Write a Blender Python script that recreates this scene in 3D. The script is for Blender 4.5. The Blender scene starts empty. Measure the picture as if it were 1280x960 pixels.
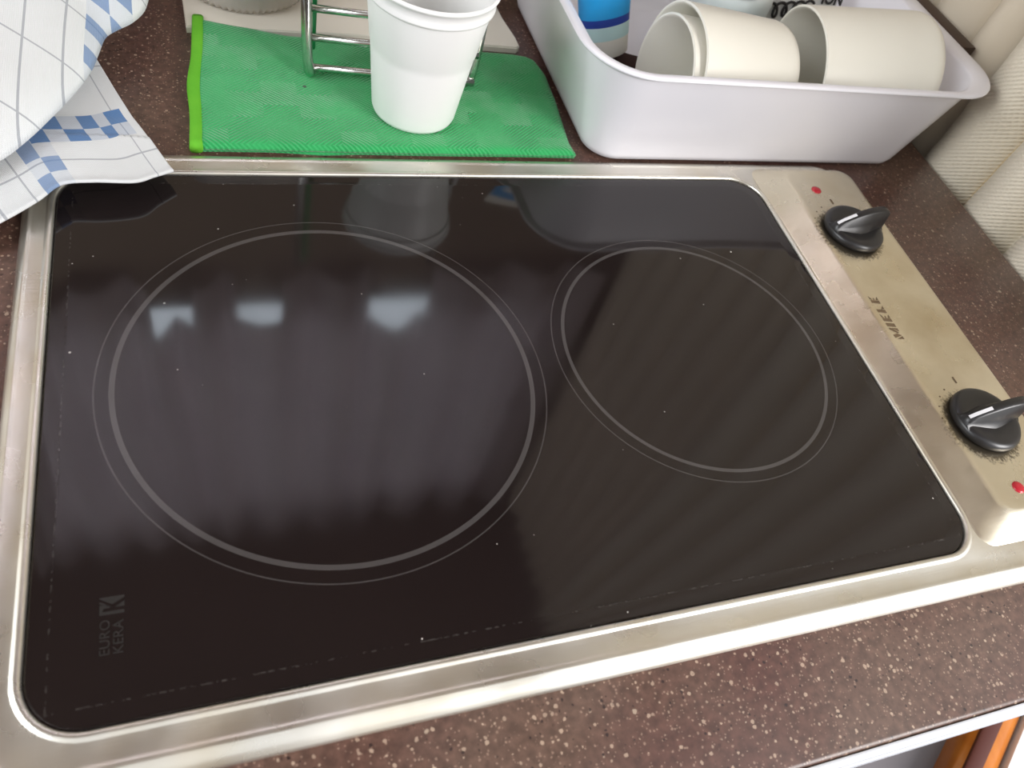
import bpy, bmesh, math, random
from mathutils import Vector, Matrix, Euler, noise
random.seed(7)
PI = math.pi
C = bpy.context.scene.collection
sc = bpy.context.scene

# ------------------------------------------------------------------ helpers
def link(name, me, mat=None, parent=None, smooth=True):
    o = bpy.data.objects.new(name, me); C.objects.link(o)
    if mat is not None:
        me.materials.append(mat)
    if smooth:
        me.polygons.foreach_set('use_smooth', [True] * len(me.polygons))
    if parent: o.parent = parent
    return o
def mesh(name, vs, fs, mat=None, parent=None, smooth=True, uv=None):
    me = bpy.data.meshes.new(name); me.from_pydata([tuple(v) for v in vs], [], fs)
    if uv is not None:
        l = me.uv_layers.new(name='UVMap')
        for lp in me.loops: l.data[lp.index].uv = uv[lp.vertex_index]
    me.update()
    return link(name, me, mat, parent, smooth)
def from_bm(name, bm, mat=None, parent=None, smooth=True):
    bmesh.ops.recalc_face_normals(bm, faces=bm.faces)
    me = bpy.data.meshes.new(name); bm.to_mesh(me); bm.free()
    return link(name, me, mat, parent, smooth)
def sharp(o, deg=35):
    """split shading at hard edges"""
    me = o.data
    bm = bmesh.new(); bm.from_mesh(me)
    for e in bm.edges:
        if len(e.link_faces) == 2 and e.calc_face_angle(0) > math.radians(deg): e.smooth = False
        if len(e.link_faces) == 1: e.smooth = False
    bm.to_mesh(me); bm.free()
    return o
def empty(name, loc=(0, 0, 0)):
    o = bpy.data.objects.new(name, None); C.objects.link(o); o.location = loc
    o.empty_display_size = .01
    return o
def tag(o, label, cat, group=None, kind=None):
    o['label'] = label
    if cat: o['category'] = cat
    if group: o['group'] = group
    if kind: o['kind'] = kind
    return o
def rr(x0, x1, y0, y1, r, n=8):
    """rounded rectangle outline, counter-clockwise"""
    out = []
    for cx, cy, a0 in ((x1 - r, y1 - r, 0), (x0 + r, y1 - r, 90), (x0 + r, y0 + r, 180), (x1 - r, y0 + r, 270)):
        for i in range(n + 1):
            a = math.radians(a0 + 90 * i / n)
            out.append((cx + r * math.cos(a), cy + r * math.sin(a)))
    return out
def loft(loops, cap0=False, cap1=False, closed=True):
    n = len(loops[0]); vs = [v for l in loops for v in l]; fs = []
    for j in range(len(loops) - 1):
        for i in range(n if closed else n - 1):
            a = j * n + i; b = j * n + (i + 1) % n
            fs.append((a, b, b + n, a + n))
    if cap0: fs.append(tuple(reversed(range(n))))
    if cap1: fs.append(tuple(range((len(loops) - 1) * n, len(loops) * n)))
    return vs, fs
def rings(specs, n=8):
    return [[(x, y, z) for x, y in rr(x0, x1, y0, y1, r, n)] for (x0, x1, y0, y1, r, z) in specs]
def lathe(prof, n=64, cap0=True, cap1=True):
    loops = [[(r * math.cos(2 * PI * i / n), r * math.sin(2 * PI * i / n), z) for i in range(n)] for r, z in prof]
    return loft(loops, cap0, cap1)
def box_bm(bm, x0, x1, y0, y1, z0, z1, bev=0, seg=2):
    r = bmesh.ops.create_cube(bm, size=1)
    vs = r['verts']
    for v in vs:
        v.co = Vector(((x0 + x1) / 2 + v.co.x * (x1 - x0), (y0 + y1) / 2 + v.co.y * (y1 - y0), (z0 + z1) / 2 + v.co.z * (z1 - z0)))
    if bev:
        es = list({e for v in vs for e in v.link_edges})
        bmesh.ops.bevel(bm, geom=es, offset=bev, segments=seg, profile=.5, affect='EDGES')
def box(name, b, mat, parent=None, bev=0, seg=2):
    bm = bmesh.new(); box_bm(bm, *b, bev=bev, seg=seg)
    return sharp(from_bm(name, bm, mat, parent), 40)
def tube(name, pts, r, mat, parent=None, n=12, sub=6):
    """tube along a Catmull-Rom path"""
    P = [Vector(p) for p in pts]
    if sub > 1 and len(P) > 2:
        Q = []
        for i in range(len(P) - 1):
            p0 = P[max(i - 1, 0)]; p1 = P[i]; p2 = P[i + 1]; p3 = P[min(i + 2, len(P) - 1)]
            for k in range(sub):
                t = k / sub
                Q.append(.5 * ((2 * p1) + (p2 - p0) * t + (2 * p0 - 5 * p1 + 4 * p2 - p3) * t * t + (3 * p1 - p0 - 3 * p2 + p3) * t ** 3))
        Q.append(P[-1]); P = Q
    loops = []
    up = Vector((.3, .2, 1)).normalized()
    for i, p in enumerate(P):
        t = (P[min(i + 1, len(P) - 1)] - P[max(i - 1, 0)]).normalized()
        a = t.cross(up)
        if a.length < .05: a = t.cross(Vector((1, 0, 0)))
        a.normalize(); b = t.cross(a)
        loops.append([p + r * (a * math.cos(2 * PI * k / n) + b * math.sin(2 * PI * k / n)) for k in range(n)])
    vs, fs = loft(loops, True, True)
    return mesh(name, vs, fs, mat, parent)
def text_mesh(name, s, size, mat, parent=None, ext=.0001, bold=0, shear=0):
    cu = bpy.data.curves.new(name + '_curve', 'FONT'); cu.body = s; cu.size = size; cu.extrude = ext; cu.offset = bold; cu.shear = shear
    cu.resolution_u = 3
    t = bpy.data.objects.new(name + '_tmp', cu); C.objects.link(t)
    bpy.context.view_layer.update()
    me = bpy.data.meshes.new_from_object(t.evaluated_get(bpy.context.evaluated_depsgraph_get()))
    bpy.data.objects.remove(t); bpy.data.curves.remove(cu)
    me.materials.clear()
    return link(name, me, mat, parent, smooth=False)

# ------------------------------------------------------------------ node helper
class M:
    def __init__(s, name):
        s.m = bpy.data.materials.new(name); s.m.use_nodes = True
        s.t = s.m.node_tree; s.b = s.t.nodes['Principled BSDF']; s.out = s.t.nodes['Material Output']
        s._tc = None
    def n(s, typ, **k):
        o = s.t.nodes.new(typ)
        for a, v in k.items(): setattr(o, a, v)
        return o
    def l(s, a, b): s.t.links.new(a, b)
    def tc(s, which='Object'):
        if not s._tc: s._tc = s.n('ShaderNodeTexCoord')
        return s._tc.outputs[which]
    def val(s, inp, v):
        if hasattr(v, 'is_linked'): s.l(v, inp)
        else: inp.default_value = v
    def math(s, op, a, b=0., c=0., clamp=False):
        m = s.n('ShaderNodeMath', operation=op, use_clamp=clamp)
        s.val(m.inputs[0], a); s.val(m.inputs[1], b)
        if len(m.inputs) > 2: s.val(m.inputs[2], c)
        return m.outputs[0]
    def ramp(s, f, stops, interp='LINEAR'):
        r = s.n('ShaderNodeValToRGB'); r.color_ramp.interpolation = interp
        e = r.color_ramp.elements
        while len(e) < len(stops): e.new(.5)
        for i, (p, c) in enumerate(stops):
            e[i].position = p; e[i].color = (c, c, c, 1) if isinstance(c, (int, float)) else (*c, 1)
        s.l(f, r.inputs[0]); return r.outputs[0]
    def mix(s, f, a, b, blend='MIX'):
        m = s.n('ShaderNodeMix', data_type='RGBA', blend_type=blend)
        s.val(m.inputs[0], f)
        s.val(m.inputs[6], a if hasattr(a, 'is_linked') else (*a, 1)); s.val(m.inputs[7], b if hasattr(b, 'is_linked') else (*b, 1))
        return m.outputs[2]
    def noise(s, scale, detail=3, vec=None, rough=.5):
        o = s.n('ShaderNodeTexNoise'); o.inputs['Scale'].default_value = scale; o.inputs['Detail'].default_value = detail
        o.inputs['Roughness'].default_value = rough
        s.l(vec if vec is not None else s.tc(), o.inputs['Vector']); return o.outputs['Fac']
    def voro(s, scale, out='Distance', vec=None, rnd=1):
        o = s.n('ShaderNodeTexVoronoi'); o.inputs['Scale'].default_value = scale; o.inputs['Randomness'].default_value = rnd
        s.l(vec if vec is not None else s.tc(), o.inputs['Vector']); return o.outputs[out]
    def sep(s, v):
        o = s.n('ShaderNodeSeparateXYZ'); s.l(v, o.inputs[0]); return o.outputs
    def vmap(s, v, scale=(1, 1, 1), rot=(0, 0, 0), loc=(0, 0, 0)):
        o = s.n('ShaderNodeMapping'); s.l(v, o.inputs[0]); o.inputs['Scale'].default_value = scale
        o.inputs['Rotation'].default_value = rot; o.inputs['Location'].default_value = loc; return o.outputs[0]
    def bump(s, h, strength=.3, dist=.001):
        o = s.n('ShaderNodeBump'); s.l(h, o.inputs['Height']); o.inputs['Strength'].default_value = strength
        o.inputs['Distance'].default_value = dist; s.l(o.outputs[0], s.b.inputs['Normal'])
    def set(s, col=None, rough=None, metal=None, spec=None, **k):
        if col is not None: s.val(s.b.inputs['Base Color'], col if hasattr(col, 'is_linked') else (*col, 1))
        if rough is not None: s.val(s.b.inputs['Roughness'], rough)
        if metal is not None: s.val(s.b.inputs['Metallic'], metal)
        if spec is not None: s.val(s.b.inputs['Specular IOR Level'], spec)
        for a, v in k.items(): s.val(s.b.inputs[a], v)
        return s
def rgb(r, g, b):
    f = lambda c: (c / 255 / 12.92) if c <= 10 else ((c / 255 + .055) / 1.055) ** 2.4
    return (f(r), f(g), f(b))
def plain(name, col, rough=.5, metal=0, spec=.5, nz=None, **k):
    m = M(name)
    if nz:
        f = m.noise(nz[0], 4)
        c = m.mix(f, tuple(x * (1 - nz[1]) for x in col), tuple(min(1, x * (1 + nz[1])) for x in col))
        m.set(c, rough, metal, spec, **k)
    else: m.set(col, rough, metal, spec, **k)
    return m.m

# ------------------------------------------------------------------ materials
# worktop: dark maroon composite with pale flecks
m = M('speckled_worktop')
base = m.mix(m.ramp(m.noise(9, 4), [(.35, 0.), (.65, 1.)]), rgb(84, 54, 47), rgb(96, 74, 63))
mott = m.ramp(m.noise(260, 3), [(.35, .72), (.7, 1.25)])
base = m.mix(1., base, mott, 'MULTIPLY')
def flecks(scale, dth, keep, col, base, seed):
    v = m.vmap(m.tc(), loc=(seed, seed * .7, .013)); 
    warp = m.n('ShaderNodeVectorMath', operation='ADD'); m.l(v, warp.inputs[0])
    nn = m.n('ShaderNodeTexNoise'); nn.inputs['Scale'].default_value = scale * 1.3; m.l(v, nn.inputs['Vector'])
    sc2 = m.n('ShaderNodeVectorMath', operation='SCALE'); m.l(nn.outputs['Color'], sc2.inputs[0]); sc2.inputs['Scale'].default_value = .5 / scale
    m.l(sc2.outputs[0], warp.inputs[1])
    vo = m.n('ShaderNodeTexVoronoi'); vo.inputs['Scale'].default_value = scale; m.l(warp.outputs[0], vo.inputs['Vector'])
    se = m.n('ShaderNodeSeparateColor'); m.l(vo.outputs['Color'], se.inputs[0])
    rad = m.math('MULTIPLY', se.outputs[1], dth)
    hit = m.math('MULTIPLY', m.math('LESS_THAN', vo.outputs['Distance'], rad), m.math('LESS_THAN', se.outputs[0], keep))
    return m.mix(m.math('MULTIPLY', hit, m.math('ADD', m.math('MULTIPLY', se.outputs[2], .6), .3)), base, col), hit
base, _ = flecks(820, .44, .50, rgb(150, 124, 108), base, .31)
base, _ = flecks(460, .40, .36, rgb(196, 172, 150), base, .77)
base, _ = flecks(230, .28, .06, rgb(214, 196, 172), base, 1.9)
base, _ = flecks(520, .40, .20, rgb(34, 20, 20), base, 2.6)
smear = m.ramp(m.noise(22, 5), [(.3, .30), (.75, .46)])
m.set(base, smear, 0, .5)
WORKTOP = m.m

# brushed steel with water marks; greasy dirt around the knobs
KN = ((.4435, .2050), (.4435, .0622))
def steel(name, tint=(.78, .75, .68), knobs=False, rough=.29, metal=.9):
    m = M(name)
    st = m.ramp(m.noise(14, 5), [(.3, .86), (.7, 1.08)])
    col = m.mix(1., tint, st, 'MULTIPLY')
    yel = m.ramp(m.noise(26, 3), [(.45, 0.), (.75, .45)])
    col = m.mix(yel, col, (.66, .56, .38))
    r = m.math('ADD', m.ramp(m.noise(30, 6), [(.3, rough - .07), (.7, rough + .09)]), 0.)
    if knobs:
        x, y, z = m.sep(m.tc())
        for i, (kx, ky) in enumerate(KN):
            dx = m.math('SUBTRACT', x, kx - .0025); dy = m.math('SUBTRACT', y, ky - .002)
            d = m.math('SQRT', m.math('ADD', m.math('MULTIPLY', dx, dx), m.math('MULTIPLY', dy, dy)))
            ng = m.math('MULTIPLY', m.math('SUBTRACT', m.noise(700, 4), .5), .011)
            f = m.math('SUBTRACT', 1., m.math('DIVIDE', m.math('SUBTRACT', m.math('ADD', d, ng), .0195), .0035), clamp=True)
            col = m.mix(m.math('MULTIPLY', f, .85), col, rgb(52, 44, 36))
        # brownish grease film in the middle of the panel
        dy = m.math('ABSOLUTE', m.math('SUBTRACT', y, .13))
        f = m.math('MULTIPLY', m.math('SUBTRACT', 1., m.math('DIVIDE', dy, .13), clamp=True), m.ramp(m.noise(35, 4), [(.3, .15), (.7, .7)]))
        col = m.mix(f, col, (.50, .40, .25))
    m.set(col, r, metal, .5)
    m.b.inputs['Anisotropic'].default_value = .3
    br = m.noise(1., 2, m.vmap(m.tc(), scale=(60, 1600, 60)))
    m.bump(br, .08, .0004)
    return m.m
STEEL = steel('brushed_steel'); PANEL = steel('greasy_steel_panel', (.82, .75, .60), True)

# black ceramic glass with printed zone rings and dust
m = M('ceramic_glass')
x, y, z = m.sep(m.tc())
def ring(cx, cy, r, w):
    dx = m.math('SUBTRACT', x, cx); dy = m.math('SUBTRACT', y, cy)
    d = m.math('SQRT', m.math('ADD', m.math('MULTIPLY', dx, dx), m.math('MULTIPLY', dy, dy)))
    return m.math('LESS_THAN', m.math('ABSOLUTE', m.math('SUBTRACT', d, r)), w / 2)
f = m.math('MULTIPLY', ring(.115, .130, .0900, .0022), 1.)
f = m.math('MAXIMUM', f, m.math('MULTIPLY', ring(.115, .130, .0966, .0006), .8))
f = m.math('MAXIMUM', f, ring(.301, .1299, .0730, .0018))
f = m.math('MAXIMUM', f, m.math('MULTIPLY', ring(.301, .1299, .0791, .0006), .8))
col = m.mix(f, (.0105, .0070, .0070), (.060, .054, .053))
def dust(scale, th, keep, s):
    v = m.vmap(m.tc(), loc=(s, s, .21))
    vo = m.n('ShaderNodeTexVoronoi'); vo.inputs['Scale'].default_value = scale; m.l(v, vo.inputs['Vector'])
    se = m.n('ShaderNodeSeparateColor'); m.l(vo.outputs['Color'], se.inputs[0])
    return m.math('MULTIPLY', m.math('MULTIPLY', m.math('LESS_THAN', vo.outputs['Distance'], th), m.math('LESS_THAN', se.outputs[0], keep)), se.outputs[1])
d = m.math('MAXIMUM', dust(110, .06, .06, .4), dust(240, .10, .03, 1.3))
clus = m.ramp(m.noise(18, 2), [(.58, 0.), (.72, 1.)])
d = m.math('MAXIMUM', d, m.math('MULTIPLY', dust(320, .11, .05, 2.3), clus))
# grime caught along the bevel line of the plate
ex = m.math('MINIMUM', m.math('SUBTRACT', x, 0.), m.math('SUBTRACT', .402, x)); ey = m.math('MINIMUM', m.math('SUBTRACT', y, 0.), m.math('SUBTRACT', .2628, y))
e = m.math('ABSOLUTE', m.math('SUBTRACT', m.math('MINIMUM', ex, ey), .0072))
line = m.math('MULTIPLY', m.math('LESS_THAN', e, .0003), m.ramp(m.noise(500, 4), [(.50, .0), (.78, .10)]))
col = m.mix(m.math('MAXIMUM', d, line), col, (.55, .52, .48))
film = m.ramp(m.noise(11, 5), [(.35, .05), (.75, .13)])
m.set(col, film, 0, .5); m.b.inputs['IOR'].default_value = 1.52
GLASS = m.m

KNOB = plain('black_knob_plastic', (.016, .015, .016), .33, 0, .5, (90, .3))
MARK_W = plain('white_pointer_paint', (.8, .8, .82), .4)
RED = plain('red_lamp_lens', rgb(176, 28, 44), .18, 0, .6)
INK = plain('brown_grey_ink', rgb(96, 78, 56), .5)
DARKINK = plain('black_ink', rgb(22, 20, 22), .5)
GREYINK = plain('glass_print', (.028, .026, .025), .12)
TUBW = plain('white_tub_plastic', (.82, .81, .86), .24, 0, .5, (6, .02))
CUPW = plain('white_beaker_plastic', (.83, .83, .82), .38, 0, .4, (20, .02), **{'Subsurface Weight': .15, 'Subsurface Radius': (.01, .01, .01), 'Subsurface Scale': .5})
CREAM = plain('cream_plastic', rgb(236, 233, 221), .3, 0, .5, (8, .04))
CHROME = plain('worn_chrome', (.62, .62, .60), .16, 1, .5, (300, .3))
GREENREFL = plain('green_reflection', rgb(26, 130, 72), .3)  # green of the cloth's reflection, painted on a wire of the rack
BROWNW = plain('dark_brown_wood', rgb(66, 48, 38), .5, 0, .4, (30, .3))
BOARD = plain('offwhite_board', rgb(226, 220, 208), .45, 0, .4, (12, .06))
ALU = plain('aluminium_profile', (.78, .80, .85), .32, .5, .5, (60, .05))
FLOORM = plain('grey_floor', rgb(118, 114, 118), .4, 0, .4, (25, .15))
WHITEP = plain('white_laminate', (.85, .85, .85), .4, 0, .5, (5, .03))
CARC = plain('cabinet_brown', rgb(70, 52, 42), .5, 0, .4, (12, .2))
PALEB = plain('pale_grey_plastic', rgb(206, 216, 216), .35, 0, .5, (8, .05))
LABELB = plain('blue_label', rgb(30, 150, 214), .3, 0, .5, (60, .2))
LABELN = plain('navy_band', rgb(26, 58, 150), .3)
LABELT = plain('pale_teal_band', rgb(190, 222, 222), .35)
GLASSW = M('clear_glass'); GLASSW.set((.84, .80, .74), .10, 0, .5, **{'Transmission Weight': .60, 'IOR': 1.35}); GLASSW = GLASSW.m
ORANGE = M('varnished_wood')
wv = ORANGE.noise(1., 4, ORANGE.vmap(ORANGE.tc(), scale=(60, 6, 60)))
ORANGE.set(ORANGE.mix(wv, rgb(160, 84, 20), rgb(205, 128, 50)), .25, 0, .5); ORANGE = ORANGE.m
CEIL = plain('brown_lining', rgb(112, 96, 84), .6, 0, .3, (5, .2))
WALLM = plain('cream_wall_lining', rgb(150, 136, 118), .6, 0, .3, (4, .1))
POUCH = plain('white_pouch', rgb(214, 216, 214), .35, 0, .5, (40, .06))
DGREY = plain('dark_grey_plastic', rgb(62, 60, 58), .35)

# green cloth: woven chevrons on soft green
m = M('green_microfibre')
x, y, z = m.sep(m.tc())
cell = .020
cx_ = m.math('FLOOR', m.math('DIVIDE', x, cell)); 
par = m.math('MODULO', m.math('ABSOLUTE', cx_), 2.)
sgn = m.math('SUBTRACT', m.math('MULTIPLY', par, 2.), 1.)
row = m.math('FLOOR', m.math('DIVIDE', m.math('ADD', y, m.math('MULTIPLY', par, .011)), .022))
sg2 = m.math('SUBTRACT', m.math('MULTIPLY', m.math('MODULO', m.math('ABSOLUTE', row), 2.), 2.), 1.)
ph = m.math('ADD', m.math('MULTIPLY', m.math('MULTIPLY', x, m.math('MULTIPLY', sgn, sg2)), .8), y)
wv = m.math('SINE', m.math('MULTIPLY', ph, 2 * PI / .0023))
amp = m.ramp(m.noise(45, 2), [(.36, .2), (.62, 1.)])
h = m.math('MULTIPLY', wv, amp)
fib = m.noise(1400, 3)
hh = m.math('ADD', m.math('MULTIPLY', h, .5), m.math('MULTIPLY', fib, .8))
c = m.mix(m.ramp(m.noise(30, 3), [(.3, 0.), (.7, 1.)]), rgb(20, 134, 68), rgb(30, 152, 80))
c = m.mix(m.math('MULTIPLY', m.math('ADD', m.math('MULTIPLY', h, .5), .5), .5), c, rgb(82, 196, 122))
# little dark fleck of dirt
dx = m.math('SUBTRACT', x, .1250); dy = m.math('SUBTRACT', y, .3380)
sp = m.math('LESS_THAN', m.math('ADD', m.math('MULTIPLY', dx, dx), m.math('MULTIPLY', dy, dy)), .0000012)
c = m.mix(sp, c, (.02, .05, .02))
m.set(c, .85, 0, .2, **{'Sheen Weight': .3, 'Sheen Roughness': .5}); m.bump(hh, .7, .0008)
GREEN = m.m
LIME = M('lime_binding'); LIME.set(LIME.mix(LIME.noise(60, 3), rgb(84, 165, 40), rgb(112, 188, 52)), .75, 0, .2)
LIME.bump(LIME.noise(900, 3), .4, .0005); LIME = LIME.m

# tea towel: white with thin grey grid lines and blue checker bands, in UV metres
m = M('checked_tea_towel')
U, V, _ = m.sep(m.tc('UV'))
def near(c, p, w):
    return m.math('LESS_THAN', m.math('ABSOLUTE', m.math('SUBTRACT', c, p)), w / 2)
def lines(c, ps, w=.0011):
    f = near(c, ps[0], w)
    for p in ps[1:]: f = m.math('MAXIMUM', f, near(c, p, w))
    return f
UL = [.017, .1035, .121, .135, .178, .221]; VL = [.018, .092, .1375, .178, .221]
gl = m.math('MAXIMUM', lines(U, UL), lines(V, VL))
def inside(c, a, b): return m.math('MULTIPLY', m.math('GREATER_THAN', c, a), m.math('LESS_THAN', c, b))
s = .0115
def chk(c, o): return m.math('MODULO', m.math('FLOOR', m.math('ABSOLUTE', m.math('DIVIDE', m.math('SUBTRACT', c, o), s))), 2.)
bandV = inside(V, .033, .033 + 2 * s); bandU = inside(U, .072, .072 + 2 * s)
xorv = m.math('ABSOLUTE', m.math('SUBTRACT', chk(U, .014), chk(V, .033)))
xoru = m.math('ABSOLUTE', m.math('SUBTRACT', chk(V, .033), chk(U, .072)))
fb = m.math('MAXIMUM', m.math('MULTIPLY', bandV, m.math('ADD', .28, m.math('MULTIPLY', xorv, .72))), m.math('MULTIPLY', bandU, m.math('ADD', .15, m.math('MULTIPLY', xoru, .62))))
fb = m.math('MULTIPLY', fb, m.math('GREATER_THAN', U, .0095))
white = m.mix(m.noise(18, 3), rgb(212, 214, 214), rgb(224, 227, 229))
thr = m.math('ADD', m.math('SINE', m.math('MULTIPLY', U, 2 * PI / .0009)), m.math('SINE', m.math('MULTIPLY', V, 2 * PI / .0009)))
c = m.mix(m.math('MULTIPLY', gl, .55), white, rgb(112, 118, 132))
c = m.mix(fb, c, rgb(84, 124, 174))
m.set(c, .9, 0, .15, **{'Sheen Weight': .2})
m.bump(m.math('ADD', m.math('MULTIPLY', thr, .25), m.math('MULTIPLY', m.noise(60, 4), 2.5)), .3, .0008)
TOWEL = m.m

def curtain_mat(name, col, quilt):
    m = M(name)
    c = m.mix(m.noise(14, 4), tuple(v * .9 for v in col), col)
    if quilt:
        U, V, _ = m.sep(m.tc('UV'))
        # raised stitched ribs: rows of small slanting cords
        a = m.math('SINE', m.math('MULTIPLY', m.math('ADD', V, m.math('MULTIPLY', U, .8)), 2 * PI / .0034))
        b = m.math('SINE', m.math('MULTIPLY', m.math('SUBTRACT', U, m.math('MULTIPLY', V, .3)), 2 * PI / .0030))
        h = m.math('ADD', m.math('MULTIPLY', a, .8), m.math('MULTIPLY', m.math('MULTIPLY', a, b), .5))
        h = m.math('ADD', h, m.math('MULTIPLY', m.noise(50, 4), 1.5))
        # a stitched loop and a yellowish seam
        du = m.math('SUBTRACT', U, .125); dv = m.math('SUBTRACT', V, .004)
        dd = m.math('SQRT', m.math('ADD', m.math('MULTIPLY', du, du), m.math('MULTIPLY', dv, dv)))
        st = m.math('LESS_THAN', m.math('ABSOLUTE', m.math('SUBTRACT', dd, .017)), .0012)
        h = m.math('SUBTRACT', h, m.math('MULTIPLY', st, 2.))
        seam = m.math('LESS_THAN', m.math('ABSOLUTE', m.math('SUBTRACT', U, .175)), .0022)
        c = m.mix(m.math('MULTIPLY', seam, .5), c, rgb(214, 186, 128))
        m.bump(h, .42, .0008)
    else: m.bump(m.noise(200, 4), .25, .0006)
    m.set(c, .85, 0, .2)
    return m.m
QUILT = curtain_mat('quilted_cream_curtain', rgb(233, 224, 205), True)
SMOOTHC = curtain_mat('plain_beige_curtain', rgb(222, 210, 190), False)
# pale translucent curtain over the rear window
m = M('thin_window_curtain')
tr = m.n('ShaderNodeBsdfTranslucent'); di = m.n('ShaderNodeBsdfDiffuse'); mx = m.n('ShaderNodeMixShader')
c = m.mix(m.noise(10, 3), (.70, .64, .66), (.86, .80, .80))
m.l(c, tr.inputs[0]); m.l(c, di.inputs[0]); mx.inputs[0].default_value = .45
m.l(di.outputs[0], mx.inputs[1]); m.l(tr.outputs[0], mx.inputs[2]); m.l(mx.outputs[0], m.out.inputs['Surface'])
SHEER = m.m
SKYP = M('daylight_behind_window'); SKYP.set((.1, .1, .1)); SKYP.b.inputs['Emission Color'].default_value = (.80, .90, 1, 1); SKYP.b.inputs['Emission Strength'].default_value = 6.5; SKYP = SKYP.m

# ------------------------------------------------------------------ camera
cd = bpy.data.cameras.new('camera'); cam = bpy.data.objects.new('camera', cd); C.objects.link(cam)
cam.location = (.0710, -.0757, .2870); cam.rotation_euler = (.6386, -.2324, -.2681)
cd.sensor_width = 36; cd.lens = 977.8 / 1280 * 36; cd.clip_start = .01
cd.dof.use_dof = True; cd.dof.focus_distance = .40; cd.dof.aperture_fstop = 13
sc.camera = cam

# ------------------------------------------------------------------ setting
ZC = -.004
def struct(o, label=None):
    o['kind'] = 'structure'
    if label: o['label'] = label
    return o
struct(box('floor', (-1.2, 1.4, -1.6, .66, -.93, -.90), FLOORM), 'grey vinyl floor in front of the kitchen unit')
struct(box('ceiling', (-1.2, 1.0, -.45, .68, 1.20, 1.23), CEIL), 'brown ceiling lining above the worktop')
# rear wall with a window hole
bm = bmesh.new()
for b in ((-1.2, 1.0, .64, .67, -.93, .526), (-1.2, -.35, .64, .67, .526, 1.2), (.55, 1.0, .64, .67, .526, 1.2), (-.35, .55, .64, .67, 1.1, 1.2)): box_bm(bm, *b)
struct(from_bm('wall_back', bm, WALLM, smooth=False), 'cream lined rear wall')
struct(box('wall_right', (.645, .675, -.02, .66, -.93, 1.2), WALLM), 'cream lined right wall')
win = struct(empty('window_1', (.1, .655, .50)), 'rear window')
def wpart(name, b, mat): return box(name, tuple(v - o for v, o in zip(b, (.1, .1, .655, .655, .5, .5))), mat, win)
wpart('pane', (-.35, .55, .662, .668, .50, 1.10), SKYP)
bm = bmesh.new()
for b in ((-.45, .45, -.012, .01, .0262, .040), (-.45, .45, -.012, .01, .588, .600), (-.45, -.436, -.012, .01, .040, .588), (.436, .45, -.012, .01, .040, .588)): box_bm(bm, *b)
sharp(from_bm('window_frame', bm, BROWNW, win))

struct(box('light_blocking_wall', (-1.2, .10, -1.23, -1.20, -.93, 1.2), WALLM), 'unseen wall added to block light from the front left')  # added out of view to keep front-left light off the frame bevel
# worktop (one slab) with aluminium edge
bm = bmesh.new(); box_bm(bm, -.60, .577, -.0665, .635, -.034, ZC, bev=.0022, seg=3)
wt = sharp(from_bm('worktop', bm, WORKTOP), 60)
tag(wt, 'dark maroon speckled worktop running under the hob', 'worktop')
prof = [(0, -.0006), (-.0012, -.0004), (-.0026, -.0010), (-.0031, -.0026), (-.0026, -.0038), (-.0036, -.0046), (-.0042, -.0060), (-.0036, -.0074), (-.0042, -.0084), (-.0036, -.0100), (0, -.0104)]
loops = [[(X, -.0667 + p[0], ZC + p[1]) for p in prof] for X in (-.60, .577)]
vs, fs = loft(loops, True, True)
ed = sharp(mesh('edge_trim', vs, fs, ALU), 50); ed.parent = wt
ed['label'] = 'bright ribbed aluminium edge strip'

# kitchen cabinet under the worktop
cab = empty('kitchen_cabinet', (0, 0, -.90)); tag(cab, 'brown kitchen cabinet carrying the worktop', 'cabinet')
def cb(name, b, mat, par, bev=0): return box(name, (b[0], b[1], b[2], b[3], b[4] + .90, b[5] + .90), mat, par, bev)
cb('body', (-.60, .577, -.035, .635, -.90, -.0345), CARC, cab)
d1 = cb('door', (-.59, -.005, -.053, -.036, -.86, -.05), CARC, cab, .002)
d2 = cb('door', (.005, .57, -.053, -.036, -.86, -.05), CARC, cab, .002)
for d, x in ((d1, -.04), (d2, .04)):
    tube('handle', [(x, -.054, .55), (x, -.075, .56), (x, -.075, .66), (x, -.054, .67)], .004, ALU, d)

# things standing below the front right corner of the worktop: wooden rail with a white board
bm = bmesh.new()
# local frame: rail runs along direction (A->B), see world points under the corner
def slanted(name, p0, p1, w0, w1, thick, mat, rnd=False, parent=None):
    """board from p0 to p1 whose sides are offset by w0..w1 along +x"""
    p0 = Vector(p0); p1 = Vector(p1); loops = []
    n = 14
    for t in (0, 1):
        p = p0.lerp(p1, t); l = []
        for i in range(n + 1):
            a = PI * i / n
            if rnd: l.append(p + Vector(((w0 + w1) / 2 - math.cos(a) * (w1 - w0) / 2, 0, math.sin(a) * thick)))
            else:
                u = w0 + (w1 - w0) * i / n; l.append(p + Vector((u, 0, 0)))
        l += [p + Vector((w1, 0, -thick)), p + Vector((w0, 0, -thick))]
        loops.append(l)
    vs, fs = loft(loops, True, True)
    return sharp(mesh(name, vs, fs, mat, parent), 40)
bench = empty('bench_seat', (.5, -.2, -.90)); tag(bench, 'low bench with varnished orange wooden rail and white edge board below the worktop corner', 'bench')
def rel(p): return (p[0] - .5, p[1] + .2, p[2] + .90)
BP0 = Vector((.263, -.276)); BP1 = Vector((.652, -.041))
def bpt(z, t=0): p = BP0.lerp(BP1, t); return rel((p.x, p.y, z))
slanted('wooden_rail', bpt(-.30), bpt(-.30, 1), 0, .067, .016, ORANGE, True, bench)
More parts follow.
